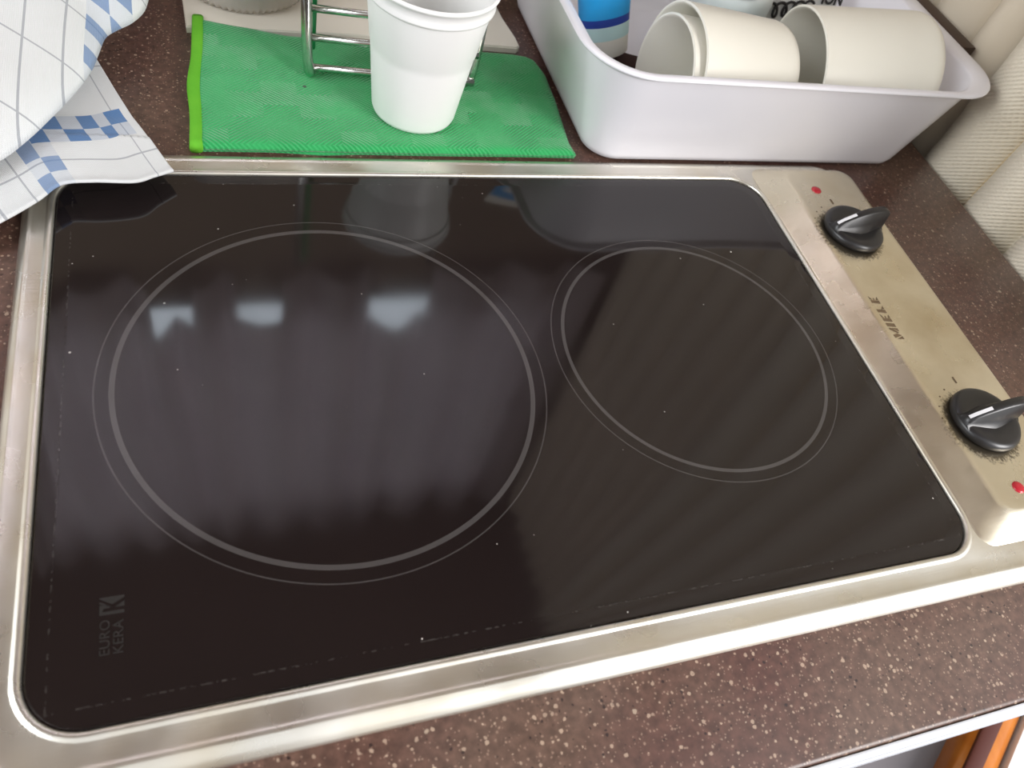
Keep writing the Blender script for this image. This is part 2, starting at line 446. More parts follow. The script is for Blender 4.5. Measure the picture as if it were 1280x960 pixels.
slanted('rail_shade_strip', (bpt(-.2856)[0] + .012, *bpt(-.2856)[1:]), (bpt(-.2856, 1)[0] + .012, *bpt(-.2856, 1)[1:]), 0, .028, .002, plain('rail_shade_brown', rgb(78, 28, 14), .55), True, bench)  # dark brown strip paints the shading along the middle of the rail
slanted('edge_board', (bpt(-.285)[0] + .0675, *bpt(-.285)[1:]), (bpt(-.285, 1)[0] + .0675, *bpt(-.285, 1)[1:]), 0, .022, .10, WHITEP, False, bench)
slanted('seat_panel', (bpt(-.30)[0] + .090, *bpt(-.30)[1:]), (bpt(-.30, 1)[0] + .090, *bpt(-.30, 1)[1:]), 0, .30, .02, FLOORM, False, bench)
slanted('side_panel', bpt(-.315, 0), bpt(-.315, .92), -.30, 0, .02, FLOORM, False, bench)
for t, dx in ((.05, -.24), (.05, .33), (.35, -.24), (.60, .33)):
    p = BP0.lerp(BP1, t); lx = p.x + dx; ly = p.y
    box('leg', (lx - .5 - .015, lx - .5 + .015, ly + .2 - .012, ly + .2 + .012, 0, .567), ORANGE, bench, .003)

# ------------------------------------------------------------------ the hob
W, H = .402, .2628
hob = empty('ceramic_hob', (0, 0, 0)); tag(hob, 'black two-zone ceramic hob in a steel frame set into the worktop', 'hob')
sp = []
for o, z in ((.0000, -.0022), (.0001, -.0002), (.0006, .0006), (.0014, .0009), (.0024, .0007), (.0032, .0002)):
    sp.append((-o, W + o, -o, H + o, .020 + o, z))
sp.append((-.0037, W + .0037, -.0037, H + .0037, .0237, .0)); sp.append((-.0085, .4740, -.0100, H + .0098, .020, .0))
sp.append((-.0095, .4745, -.0112, H + .0105, .018, .0))
sp.append((-.0100, .4755, -.0122, H + .0113, .018, .0004))
sp.append((-.0108, .4765, -.0132, H + .0122, .018, .0001))
sp.append((-.0122, .4778, -.0150, H + .0140, .019, -.0006))
sp.append((-.0132, .4786, -.0168, H + .0157, .020, -.0014))
sp.append((-.0139, .4791, -.0183, H + .0171, .020, -.0024))
sp.append((-.0142, .4794, -.0191, H + .0180, .020, -.0034))
sp.append((-.0143, .4795, -.0193, H + .0182, .020, -.0040))
vs, fs = loft(rings(sp, 10))
fr = mesh('frame', vs, fs, STEEL, hob); fr['label'] = 'brushed steel frame with rolled edge'
# plate
sp = [(.0004, W - .0004, .0004, H - .0004, .0197, -.0022), (.0004, W - .0004, .0004, H - .0004, .0197, -.0010), (.0010, W - .001, .001, H - .001, .0192, -.00055), (.0071, W - .0071, .0071, H - .0071, .015, -.00004), (.0080, W - .008, .008, H - .008, .015, 0.), (.05, W - .05, .05, H - .05, .012, 0.)]
vs, fs = loft(rings(sp, 10), True, True)
gp = sharp(mesh('glass_plate', vs, fs, GLASS, hob), 3); gp['label'] = 'black ceramic glass with two printed ring zones'
# raised control panel
sp = [(.4038, .4790, -.0010, .2730, .008, -.0004), (.4042, .4786, -.0004, .2722, .009, .0003), (.4055, .4780, .0012, .2708, .009, .0010),
      (.4170, .4768, .0092, .2655, .010, .0060), (.4185, .4760, .0106, .2642, .010, .0069), (.4203, .4748, .0120, .2624, .010, .0077), (.4222, .4732, .0136, .2606, .010, .0080), (.4240, .4715, .0155, .2590, .010, .0079), (.43, .468, .02, .254, .008, .0078)]
vs, fs = loft(rings(sp, 8), False, True)
cp = mesh('control_panel', vs, fs, PANEL, hob); cp['label'] = 'raised steel control strip, greasy around the knobs'
ZP = .0079
# knobs
def make_knob(kx, ky, rot):
    vs, fs = lathe([(.0176, 0), (.0190, .0006), (.0195, .0022), (.0192, .0040), (.0180, .0054), (.0160, .0060), (.0120, .0056), (.006, .0052), (.0008, .0052)], 64)
    k = sharp(mesh('control_knob', vs, fs, KNOB, hob), 50)
    k.location = (kx, ky, ZP); k.rotation_euler = (0, 0, rot)
    # blade grip: cross sections along local x
    xs = [-.0186, -.0172, -.014, -.010, -.006, -.001, .004, .009, .013, .0160, .0178, .0186]
    hs = [.0060, .0085, .0108, .0128, .0146, .0164, .0177, .0184, .0186, .0182, .0170, .0135]
    loops = []
    for X, h in zip(xs, hs):
        tp = .0022 + .0006 * (X + .018) / .036; bs = .0036 + .0034 * max(0, 1 - abs(X) / .019)
        l = []
        for yy, zz in ((-bs - .002, .0046), (-bs, .0056), (-bs * .55 - tp * .45, .0056 + (h - .0056) * .4), (-tp, h - .0010), (-tp * .75, h - .0002), (0, h), (tp * .75, h - .0002), (tp, h - .0010), (bs * .55 + tp * .45, .0056 + (h - .0056) * .4), (bs, .0056), (bs + .002, .0046)):
            lim = math.sqrt(max(0, .0190 ** 2 - X * X)) + .0012
            l.append((X, max(-lim, min(lim, yy)), zz))
        loops.append(l)
    vs, fs = loft(loops, True, True)
    gr = sharp(mesh('grip', vs, fs, KNOB, k), 45)
    # pointer on the rising end of the grip
    pl = []
    for X, h in ((-.0172, .0085), (-.014, .0108), (-.010, .0128), (-.0065, .0144)):
        pl.append([(X, .0000 - .0009, h + .0001), (X, -.0009, h + .0005), (X, .0009, h + .0005), (X, .0009, h + .0001)])
    vs, fs = loft(pl, True, True)
    pm = mesh('pointer', vs, fs, MARK_W, k, smooth=False); pm['label'] = 'white pointer line'
    return k
k1 = make_knob(KN[0][0], KN[0][1], math.radians(4)); k2 = make_knob(KN[1][0], KN[1][1], math.radians(2))
# lamps
for y in (.2435, .0235):
    vs, fs = lathe([(.0034, -.0006), (.0034, .0002), (.0027, .0007), (.0013, .0010), (.0001, .0011)], 24)
    l = mesh('indicator_lamp', vs, fs, RED, hob); l.location = (.4385, y, ZP); l['label'] = 'small round red lamp'
# dial marks
def flat(name, polys, mat, parent, z0, z1, loc=(0, 0, 0), rot=0):
    bm = bmesh.new()
    for P in polys:
        a = [bm.verts.new((x, y, z0)) for x, y in P]; b = [bm.verts.new((x, y, z1)) for x, y in P]
        bm.faces.new(b); bm.faces.new(a[::-1])
        for i in range(len(P)):
            j = (i + 1) % len(P); bm.faces.new((a[i], a[j], b[j], b[i]))
    o = from_bm(name, bm, mat, parent, False); o.location = loc; o.rotation_euler = (0, 0, rot); return o
def rect(cx, cy, w, h, a=0):
    c, s_ = math.cos(a), math.sin(a)
    return [(cx + x * c - y * s_, cy + x * s_ + y * c) for x, y in ((-w / 2, -h / 2), (w / 2, -h / 2), (w / 2, h / 2), (-w / 2, h / 2))]
for kx, ky in KN:
    P = [rect(kx + .001, ky + .0275, .0010, .0042)]
    for a in (115, 132, 150, 168):
        r_ = .0245; P.append(rect(kx + r_ * math.cos(math.radians(a)), ky + r_ * math.sin(math.radians(a)), .0008, .0008))
    flat('dial_marks', P, INK, hob, ZP, ZP + .00015)['label'] = 'tiny printed dial marks'
# maker lettering, stencil capitals; u runs from the front of the panel to the back, v towards the glass
def letters():
    it = .10
    def q(*p): return [(u + it * v * .25, v) for u, v in p]
    L = []
    # M
    L += [q((0, 0), (.062, 0), (.0, .75)), q((.078, 0), (.015, .95), (.075, 1), (.115, .42), (.10, .30)), q((.125, .30), (.185, 1), (.225, 1), (.225, .75), (.135, .12)), q((.165, 0), (.225, 0), (.225, .62))]
    # I
    L += [q((.255, 0), (.325, 0), (.325, 1), (.255, 1))]
    # E
    def E(o): return [q((o, 0), (o + .065, 0), (o + .065, 1), (o, 1)), q((o + .078, 0), (o + .150, 0), (o + .078, .28)), q((o + .078, .40), (o + .125, .50), (o + .078, .60)), q((o + .078, .72), (o + .150, 1), (o + .078, 1))]
    L += E(.365)
    L += [q((.555, 0), (.62, 0), (.62, 1), (.555, 1)), q((.633, 0), (.715, 0), (.633, .34))]
    L += E(.755)
    return L
Lg = .0350; Hh = .0058
polys = [[(-v * Hh, u * Lg) for u, v in p] for p in letters()]
ml = flat('maker_lettering', polys, INK, hob, 0, .00015, loc=(.4290, .1197, ZP)); ml['label'] = 'brown printed stencil capitals'
# printed mark on the glass: two lines of text beside a boxed K, reading from front to back
pm = empty('tmp_mark', (0, 0, 0)); bpy.data.objects.remove(pm)
parts = []
o1 = text_mesh('a', 'EURO', .0048, None); o2 = text_mesh('b', 'KERA', .0048, None)
bm = bmesh.new()
def add_text(o, ox, oy, sx, sy):
    me = o.data; t = bmesh.new(); t.from_mesh(me)
    for v in t.verts:   # rotate 90 deg: text x -> +y, text y -> -x
        x, y = v.co.x * sx + ox, v.co.y * sy + oy; v.co = Vector((-y, x, max(v.co.z, 0) + .00006))
    t2 = bpy.data.meshes.new('t'); t.to_mesh(t2); t.free(); bm.from_mesh(t2); bpy.data.meshes.remove(t2)
    bpy.data.objects.remove(o)
add_text(o1, 0, .0042, 1.0, .95); add_text(o2, 0, 0, 1.02, .95)
gm = from_bm('glass_print', bm, GREYINK, hob, False); gm.location = (.0297, .0225, 0); gm['label'] = 'faint grey two-line print with a boxed letter'
# K box (cut-out K): filled pieces around the strokes
bx = [[(0, 0), (.0012, 0), (.0012, .0078), (0, .0078)],
      [(.0012, .0062), (.0046, .0030), (.0012, .0002)] if False else [(.0024, .0064), (.0024, .0044), (.0036, .0055), (.0036, .0078), (.0012, .0078), (.0012, .0070)],
      [(.0024, .0036), (.0050, .0078), (.0040, .0078), (.0036, .0062)],
      [(.0024, .0030), (.0024, 0), (.0044, 0)],
      [(.0056, 0), (.0064, 0), (.0064, .0078), (.0060, .0078), (.0036, .0038)]]
kb = flat('boxed_letter', [[(-y, x) for x, y in p] for p in bx], GREYINK, gm, .00005, .00012, loc=(.0003, .0142, 0))

# ------------------------------------------------------------------ green folded cloth
def cloth_block(name, outl, z0, z1, mat, parent=None, rough=.0005, nx=90, ny=60, loc=(0, 0, 0)):
    """folded flat cloth: outl(s,t) maps the unit square to the plan; rounded edge all round"""
    vs = []; uv = []
    def top(s, t):
        e = min(s, 1 - s) * .22; f = min(t, 1 - t) * .15
        k = 1 - math.exp(-e / .0022); k2 = 1 - math.exp(-f / .0022)
        x, y = outl(s, t)
        z = z0 + (z1 - z0) * (.35 + .65 * min(k, k2)) + rough * (noise.noise(Vector((x * 22, y * 22, 3))) + .5 * noise.noise(Vector((x * 60, y * 60, 9))))
        return x, y, z
    for j in range(ny + 1):
        for i in range(nx + 1):
            x, y, z = top(i / nx, j / ny); vs.append((x - loc[0], y - loc[1], z - loc[2]))
    n = len(vs)
    for j in range(ny + 1):
        for i in range(nx + 1):
            x, y = outl(i / nx, j / ny); vs.append((x - loc[0], y - loc[1], z0 - loc[2]))
    fs = []
    q = lambda i, j: j * (nx + 1) + i
    for j in range(ny):
        for i in range(nx):
            fs.append((q(i, j), q(i + 1, j), q(i + 1, j + 1), q(i, j + 1)))
            fs.append((n + q(i, j + 1), n + q(i + 1, j + 1), n + q(i + 1, j), n + q(i, j)))
    for i in range(nx):
        fs.append((n + q(i, 0), n + q(i + 1, 0), q(i + 1, 0), q(i, 0)))
        fs.append((q(i, ny), q(i + 1, ny), n + q(i + 1, ny), n + q(i, ny)))
    for j in range(ny):
        fs.append((q(0, j), q(0, j + 1), n + q(0, j + 1), n + q(0, j)))
        fs.append((n + q(nx, j), n + q(nx, j + 1), q(nx, j + 1), q(nx, j)))
    o = mesh(name, vs, fs, mat, parent); o.location = loc
    return o
gc = empty('folded_cloth', (.17, .34, ZC)); tag(gc, 'green herringbone cleaning cloth folded flat behind the hob with a lime green edge', 'cloth')
def lerp(a, b, t): return a + (b - a) * t
def smooth_pts(P, u):
    for (a, va), (b, vb) in zip(P, P[1:]):
        if u <= b:
            f = (u - a) / (b - a); f = f * f * (3 - 2 * f) * .35 + f * .65; return lerp(va, vb, f)
    return P[-1][1]
def edge_out(s, t):
    yf = .2838 + .0003 * math.sin(s * 9)
    yb = smooth_pts(((0, .4040), (.12, .3985), (.25, .3915), (.5, .3885), (.8, .3880), (.93, .3870), (.965, .3855), (1, .3800)), s)
    y = lerp(yf, yb, t)
    xl = .0605 + .0060 * t - .0014 * math.exp(-((t - .45) / .16) ** 2)
    xr = smooth_pts(((0, .2825), (.12, .2815), (.35, .2835), (.6, .2858), (.85, .2868), (1, .2838)), t)
    return lerp(xl, xr, s), y
g1 = cloth_block('top_layer', edge_out, ZC + .0022, ZC + .0062, GREEN, gc, loc=(0, 0, 0)); g1.location = (0, 0, 0)
g1.matrix_parent_inverse = Matrix.Translation((-.17, -.34, -ZC))
g2 = cloth_block('bottom_layer', lambda s, t: (lambda p: (p[0] + .0012 * math.sin(s * 3), p[1] + .0012 * (1 - 2 * t) - .0016 * math.exp(-((s - .30) / .07) ** 2) * (1 - t)))(edge_out(s, t)), ZC + .0001, ZC + .0024, GREEN, gc)
g2.matrix_parent_inverse = Matrix.Translation((-.17, -.34, -ZC))
# lime binding along the left edge, wrapped as a flattened roll
loops = []
for j in range(41):
    t = j / 40; x, y = edge_out(0, t)
    wob = .0008 * math.sin(t * 17)
    bulge = .0022 * math.exp(-((t - .42) / .12) ** 2)
    l = []
    for k in range(16):
        a = 2 * PI * k / 16; ca, sa = math.cos(a), math.sin(a)
        px = x + .0030 + (abs(ca) ** .6) * (1 if ca > 0 else -1) * .0034 - (bulge * .25 if ca < 0 else 0)
        l.append((px, y if 0 < j < 40 else y + (.001 if j else -.001) * .3, ZC + .0036 + (abs(sa) ** .6) * (1 if sa > 0 else -1) * .0033 + wob * .15 + .00012))
    loops.append(l)
vs, fs = loft(loops, True, True)
gb = mesh('edge_binding', vs, fs, LIME, gc); gb.matrix_parent_inverse = Matrix.Translation((-.17, -.34, -ZC)); gb['label'] = 'lime green binding strip'

# ------------------------------------------------------------------ white beaker on the cloth
ZG = ZC + .0064
prof = [(.0010, .0016), (.0150, .0014), (.0205, .0004), (.0228, .0002), (.0240, .0010), (.0248, .0030),
        (.0290, .0400), (.0294, .0440), (.0300, .0452), (.0334, .0700), (.0336, .0712), (.0349, .0716), (.0352, .0728), (.0346, .0742), (.0350, .0790), (.0362, .0796), (.0366, .0806), (.0362, .0816), (.0352, .0818),
        (.0346, .0810), (.0334, .0740), (.0286, .0440), (.0238, .0040), (.0215, .0024), (.0010, .0026)]
vs, fs = lathe(prof, 96)
bk = sharp(mesh('plastic_beaker', vs, fs, CUPW), 60); bk.location = (.1862, .3195, ZG)
tag(bk, 'white translucent plastic beaker with a stepped rim standing on the green cloth', 'cup')

# ------------------------------------------------------------------ white board under the drainer
ol = [(.0625, .3945), (.17, .3985), (.2745, .3955), (.2772, .3985), (.2765, .407), (.2730, .432), (.2722, .47), (.275, .56), (.06, .56), (.0605, .45)]
bm = bmesh.new()
a = [bm.verts.new((x, y, ZC + .0001)) for x, y in ol]; b = [bm.verts.new((x, y, ZC + .0045)) for x, y in ol]
bm.faces.new(b); bm.faces.new(a[::-1])
for i in range(len(ol)): j = (i + 1) % len(ol); bm.faces.new((a[i], a[j], b[j], b[i]))
bmesh.ops.bevel(bm, geom=[e for e in bm.edges if abs(e.verts[0].co.z - e.verts[1].co.z) < 1e-5 and e.verts[0].co.z > ZC + .002], offset=.0008, segments=2, affect='EDGES')
# a groove line just inside the rim
bd = sharp(from_bm('draining_board', bm, BOARD), 30); tag(bd, 'thin off-white plastic board lying behind the green cloth', 'board')

# ------------------------------------------------------------------ ribbed glass on the board
prof = []
n = 120; loops = []
ZB = ZC + .0045
for r, z in ((.002, .0005), (.030, .0004), (.0385, .0010), (.0400, .0040), (.0405, .012), (.0410, .09), (.0412, .115)):
    loops.append([(r * (1 + (.022 * (1 if i % 2 else -1) if r > .03 else 0)) * math.cos(2 * PI * i / n), r * (1 + (.022 * (1 if i % 2 else -1) if r > .03 else 0)) * math.sin(2 * PI * i / n), z) for i in range(n)])
for r, z in ((.0390, .115), (.0385, .012), (.030, .006), (.002, .005)):
    loops.append([(r * math.cos(2 * PI * i / n), r * math.sin(2 * PI * i / n), z) for i in range(n)])
vs, fs = loft(loops, True, True)
gl = mesh('ribbed_glass', vs, fs, GLASSW); gl.location = (.0985, .4500, ZB + .0001)
tag(gl, 'clear ribbed glass standing on the off-white board, cut by the top edge of the photo', 'glass')

# ------------------------------------------------------------------ chrome rack
rk = empty('wire_rack', (.128, .3555, ZG)); tag(rk, 'chrome wire rack with painted green reflection wire standing on the green cloth behind the beaker', 'rack')
def rp(x, y, z): return (x - .128, y - .3555, z - ZG)
R_ = .0026
tube('post', [rp(.1255, .3600, .17), rp(.1258, .3540, .10), rp(.1268, .3485, .03), rp(.1280, .3466, .011), rp(.1292, .3474, ZG + .0031), rp(.1300, .3520, ZG + .0030)], .0031, CHROME, rk)
cw = tube('reflection_wire', [rp(.1300, .3560, .016), rp(.1308, .3600, .07), rp(.1312, .3660, .17)], .0030, GREENREFL, rk); cw['label'] = 'green wire painting the cloth reflection'  # added wire paints the green cloth's reflection beside the post
tube('post', [rp(.2310, .3600, .17), rp(.2305, .3540, .10), rp(.2290, .3485, .03), rp(.2278, .3466, .011), rp(.2266, .3474, ZG + .0031), rp(.2258, .3520, ZG + .0030)], .0031, CHROME, rk)
for y, z in ((.3468, .0085), (.3492, .0260), (.3518, .0420), (.3545, .066)):
    tube('crossbar', [rp(.1285, y + .0010, z), rp(.2290, y - .0040, z - .0018)], .0022, CHROME, rk, sub=1)

# dark grey pot lid peeping out behind the beaker
vs, fs = lathe([(.0005, 0), (.020, 0), (.0225, .002), (.0228, .010), (.021, .0125), (.012, .0145), (.0005, .015)], 48)
dl = mesh('jar_lid', vs, fs, DGREY); dl.location = (.2480, .4560, ZB + .0001); tag(dl, 'small dark grey round lid on the off-white board behind the beaker', 'lid')

# ------------------------------------------------------------------ tea towel
tw = empty('tea_towel', (-.06, .33, ZC)); tag(tw, 'white tea towel with blue checks heaped at the left and hanging over the hob corner', 'towel')
TI = Matrix.Translation((.06, -.33, -ZC))
def smooth_curve(P, t):
    n = len(P) - 1; f = min(max(t, 0), 1) * n; i = min(int(f), n - 1); u = f - i
    p0 = P[max(i - 1, 0)]; p1 = P[i]; p2 = P[i + 1]; p3 = P[min(i + 2, n)]
    return tuple(.5 * (2 * b + (c - a) * u + (2 * a - 5 * b + 4 * c - d) * u * u + (3 * b - a - 3 * c + d) * u ** 3) for a, b, c, d in zip(p0, p1, p2, p3))
def cloth_sheet(name, fn, nx, ny, thick=.0012):
    vs = []; uv = []
    G = [[Vector(fn(i / nx, j / ny)[:3]) for i in range(nx + 1)] for j in range(ny + 1)]
    UVs = [[fn(i / nx, j / ny)[3:] for i in range(nx + 1)] for j in range(ny + 1)]
    N = []
    for j in range(ny + 1):
        for i in range(nx + 1):
            a = G[j][min(i + 1, nx)] - G[j][max(i - 1, 0)]; b = G[min(j + 1, ny)][i] - G[max(j - 1, 0)][i]
            nn = a.cross(b); nn = nn.normalized() if nn.length > 1e-12 else Vector((0, 0, 1)); N.append(nn)
    k = 0
    for j in range(ny + 1):
        for i in range(nx + 1):
            vs.append(G[j][i]); uv.append(UVs[j][i]); 
    n = len(vs)
    for j in range(ny + 1):
        for i in range(nx + 1):
            vs.append(G[j][i] - N[j * (nx + 1) + i] * thick); uv.append(UVs[j][i])
    fs = []; q = lambda i, j: j * (nx + 1) + i
    for j in range(ny):
        for i in range(nx):
            f = (q(i, j), q(i + 1, j), q(i + 1, j + 1), q(i, j + 1)); fs.append(f); fs.append(tuple(n + v for v in reversed(f)))
    for i in range(nx):
        fs.append((n + q(i, 0), n + q(i + 1, 0), q(i + 1, 0), q(i, 0))); fs.append((q(i, ny), q(i + 1, ny), n + q(i + 1, ny), n + q(i, ny)))
    for j in range(ny):
        fs.append((q(0, j), q(0, j + 1), n + q(0, j + 1), n + q(0, j))); fs.append((n + q(nx, j), n + q(nx, j + 1), q(nx, j + 1), q(nx, j)))
    o = mesh(name, vs, fs, TOWEL, tw, uv=uv); o.matrix_parent_inverse = TI
    return o
#FLAP
# lower flap: s runs along the hem from the tip (s=0) to the left, t from the hem back under the heap
hem = [(.0525, .2560, .0060), (.0440, .2500, .0075), (.0354, .2436, .0095), (.0180, .2420, .0110), (.0048, .2410, .0100), (-.0045, .2325, .0080), (-.0193, .2205, .0060), (-.050, .200, .0010), (-.085, .185, .0008)]
back = [(.0040, .3900, .0010), (-.006, .388, .002), (-.018, .385, .003), (-.030, .380, .006), (-.050, .375, .008), (-.070, .37, .008), (-.09, .365, .008), (-.12, .36, .008), (-.15, .35, .008)]
def flap(s, t):
    h = smooth_curve(hem, s); b = smooth_curve(back, s)
    ts = t
    x, y, z = (lerp(h[i], b[i], ts) for i in range(3))
    # right border bows slightly, cloth lies down behind the frame
    x += -.002 * math.sin(t * PI) * (1 - s)
    zz = lerp(h[2], .0042, min(1, t * 2.2)) if t < .45 else lerp(.0042, b[2] + .001, (t - .45) / .55)
    if y > .283: zz = min(zz, lerp(.0042, .0015, min(1, (y - .283) / .02)) + (.004 * s))
    zz = max(zz, ZC + .0020 if y > .286 else .0018)
    zz += .0007 * noise.noise(Vector((x * 45, y * 45, 2))) * min(1, t * 6)
    # hem: slight roll of doubled cloth
    zz += .0009 * math.exp(-(t / .02) ** 2)
    return (x, y, zz, s * .165, t * .135)
cloth_sheet('lower_flap', flap, 90, 90, .0012)
#HEAP
def heap(s, t):
    """s: round the visible front rim of the heap from far right to far left; t: 0 rim underside .. 1 crest"""
    rim = [(.046, .520, 0), (.0450, .460, 0), (.0439, .420, 0), (.0410, .3900, 0), (.0345, .3750, 0), (.0260, .3655, 0), (.0205, .3575, 0), (.0175, .3428, 0), (.0143, .3270, 0), (.0070, .3070, 0), (-.0025, .2870, 0), (-.0115, .2700, 0), (-.0210, .2560, 0), (-.038, .240, 0), (-.065, .228, 0), (-.11, .222, 0)]
    cx, cy = -.085, .46
    x, y, _ = smooth_curve(rim, s)
    # superelliptic side: bulge up to crest
    a = t * PI / 2
    hgt = .062
    k = math.sin(a) ** 1.3
    f = k * .92
    zz = .0125 + hgt * (math.sin(min(1, t * 1.15) * PI / 2) ** .8)
    X = lerp(x, cx, f); Y = lerp(y, cy, f)
    nz = noise.noise(Vector((X * 14, Y * 14, 5)))
    zz += .006 * nz * min(1, t * 3)
    return (X, Y, zz, .1070 - X * 1.15 + (Y - .3) * .06, (Y + .50 * X - .163) * .95 + (zz - .05) * .4)
cloth_sheet('upper_fold', heap, 110, 60, .0014)

# ------------------------------------------------------------------ white tub
tubm = [ # outside upwards, lip, then inside downwards
 (.2985, .5300, .2890, .4620, .014, ZC + .0004), (.2945, .5350, .2850, .4660, .017, ZC + .0007), (.2912, .5388, .2818, .4690, .019, ZC + .0032), (.2896, .5404, .2796, .4710, .021, ZC + .0075),
 (.2745, .5590, .2700, .4960, .032, .0620), (.2740, .5600, .2694, .4965, .032, .0634), (.2705, .5680, .2668, .5030, .037, .0642), (.2692, .5745, .2655, .5060, .040, .0652), (.2692, .5748, .2654, .5062, .040, .0662), (.2702, .5730, .2664, .5050, .039, .0670),
 (.2750, .5600, .2704, .4965, .033, .0668), (.2768, .5575, .2724, .4945, .031, .0654), (.2925, .5388, .2818, .4690, .021, .0080), (.2950, .5355, .2860, .4650, .018, .0010), (.3000, .5290, .2920, .4590, .015, ZC + .0030)]
vs, fs = loft(rings([tuple(r) for r in tubm], 14), True, True)
tb = sharp(mesh('washing_up_tub', vs, fs, TUBW), 60); tag(tb, 'white plastic tub full of cups standing behind the hob', 'tub')
ZT = ZC + .0032

# cream cups
def cup_profile(L, rm, rb, wall=.0022):
    return [(.0008, .0012), (rb * .80, .0008), (rb * .86, 0), (rb * .92, .0004), (rb * .965, .0020), (rb * .985, .0045), (rb, .0065), (rb * 1.004, .010), (lerp(rb, rm, .5), L * .5), (rm, L - .002), (rm + .0001, L - .0006), (rm - wall * .5, L),
            (rm - wall, L - .0008), (lerp(rb, rm, .5) - wall, L * .5), (rb - wall, .010), (rb - wall - .003, .0045), (rb * .6, .0035), (.0008, .0035)]
def cup(name, L, rm, rb, base, axis, label, group=None, mat=CREAM):
    vs, fs = lathe(cup_profile(L, rm, rb), 96)
    o = sharp(mesh(name, vs, fs, mat), 60)
    o.location = base; o.rotation_mode = 'QUATERNION'; o.rotation_quaternion = Vector((0, 0, 1)).rotation_difference(Vector(axis).normalized())
    tag(o, label, 'cup', group); return o
def lying(mouth, end, *a):
    mouth = Vector(mouth); d = (mouth - Vector(end)).normalized()
    return mouth, d
mo, ax = lying((.4432, .3248, .0403), (.5334, .3158, .0505)); L_ = .0890
cup('plastic_cup', L_, .0405, .0390, mo - ax * L_, tuple(ax), 'large cream plastic cup lying on its side at the right end of the white tub')
mo, ax = lying((.3456, .3182, .0396), (.4197, .3188, .0366)); L_ = .0745
cup('plastic_cup', L_, .0400, .0362, mo - ax * L_, tuple(ax), 'outer one of the two nested cream cups lying in the white tub')
mo = Vector((.3400, .3162, .0382)); L_ = .0740
cup('plastic_cup', L_, .0350, .0300, mo - ax * L_, tuple(ax), 'inner one of the two nested cream cups lying in the white tub')

# squeeze tube leaning on the left side of the tub
def squeeze_tube():
    base = Vector((.3270, .3710, ZT + .0165)); topv = Vector((.2960, .3900, .125))
    t = empty('squeeze_tube', base); d = (topv - base); L = d.length
    t.rotation_mode = 'QUATERNION'; t.rotation_quaternion = Vector((0, 0, 1)).rotation_difference(d.normalized())
    def sec(z, k=0):
        f = z / L; a = .0165 + .0035 * f + k; b = .0085 * max(0, 1 - f) ** .6 + .0016 + k
        return [(a * math.cos(2 * PI * i / 40), b * math.sin(2 * PI * i / 40), z) for i in range(40)]
    zs = [0, .001, .02, .035, .045, .05, .06, .08, .1, .12, L]
    vs, fs = loft([sec(z, -.001 if z == 0 else 0) for z in zs], True, True)
    sharp(mesh('body', vs, fs, CREAM, t), 60)
    def band(nm, z0, z1, mat, k):
        vs, fs = loft([sec(z0, k), sec((z0 + z1) / 2, k), sec(z1, k)]); return mesh(nm, vs, fs, mat, t)
    band('pale_band', .0125, .0215, LABELT, .0002)
    band('dark_blue_band', .0215, .0265, LABELN, .0003)
    band('blue_label', .0265, .110, LABELB, .0003)
    return t
tag(squeeze_tube(), 'cream squeeze tube with a bright blue label leaning in the left of the white tub', 'tube')

# brown scrubber on the tub floor
bm = bmesh.new(); box_bm(bm, -.024, .024, -.014, .014, 0, .0150, .003, 3)
sb = sharp(from_bm('scrubbing_block', bm, plain('brown_scrubber', rgb(58, 34, 30), .8, 0, .2, (200, .3))), 50)
sb.location = (.3320, .3680, ZT + .0002); sb.rotation_euler = (0, 0, math.radians(-20)); tag(sb, 'dark brown block on the floor of the white tub under the squeeze tube', 'scrubber')

# pale bowl with a dark slot, behind the nested cups
bw = empty('lidded_container', (.4250, .4020, ZT)); tag(bw, 'pale blue-grey round container with a dark slot behind the nested cups', 'container')
vs, fs = lathe([(.001, .0004), (.020, .0003), (.0235, .002), (.026, .012), (.0305, .040), (.0312, .054), (.0300, .059), (.028, .0605), (.001, .0615)], 64)
sharp(mesh('body', vs, fs, PALEB, bw), 50)
P = []
for i in range(24): a = 2 * PI * i / 24; P.append((.0115 * math.cos(a), .0042 * math.sin(a)))
sl = flat('slot', [P], DARKINK, bw, .0, .0006, loc=(-.0050, -.0238, .0609)); sl['label'] = 'dark oval slot'

# printed packets behind the big cup
def pouch(name, w, h, t, loc, rot, label, cat, group=None):
    vs = []; nx, ny = 24, 24; fs = []
    for s_ in (1, -1):
        for j in range(ny + 1):
            for i in range(nx + 1):
                u, v = i / nx, j / ny; b = (math.sin(PI * u) * math.sin(PI * v)) ** .5 if 0 < i < nx and 0 < j < ny else 0
                vs.append(((u - .5) * w, -s_ * t * b, v * h))
    n = (nx + 1) * (ny + 1)
    for k in (0, n):
        for j in range(ny):
            for i in range(nx):
                f = (k + j * (nx + 1) + i, k + j * (nx + 1) + i + 1, k + (j + 1) * (nx + 1) + i + 1, k + (j + 1) * (nx + 1) + i)
                fs.append(f if k == 0 else tuple(reversed(f)))
    root = empty(name, loc); root.rotation_euler = rot
    o = mesh('bag', vs, fs, POUCH, root)
    tag(root, label, cat); return root
p1 = pouch('paper_packet', .036, .064, .005, (.4745, .3830, ZT), (math.radians(-18), 0, 0), 'white packet with black handwriting-like script behind the big cup', 'packet')
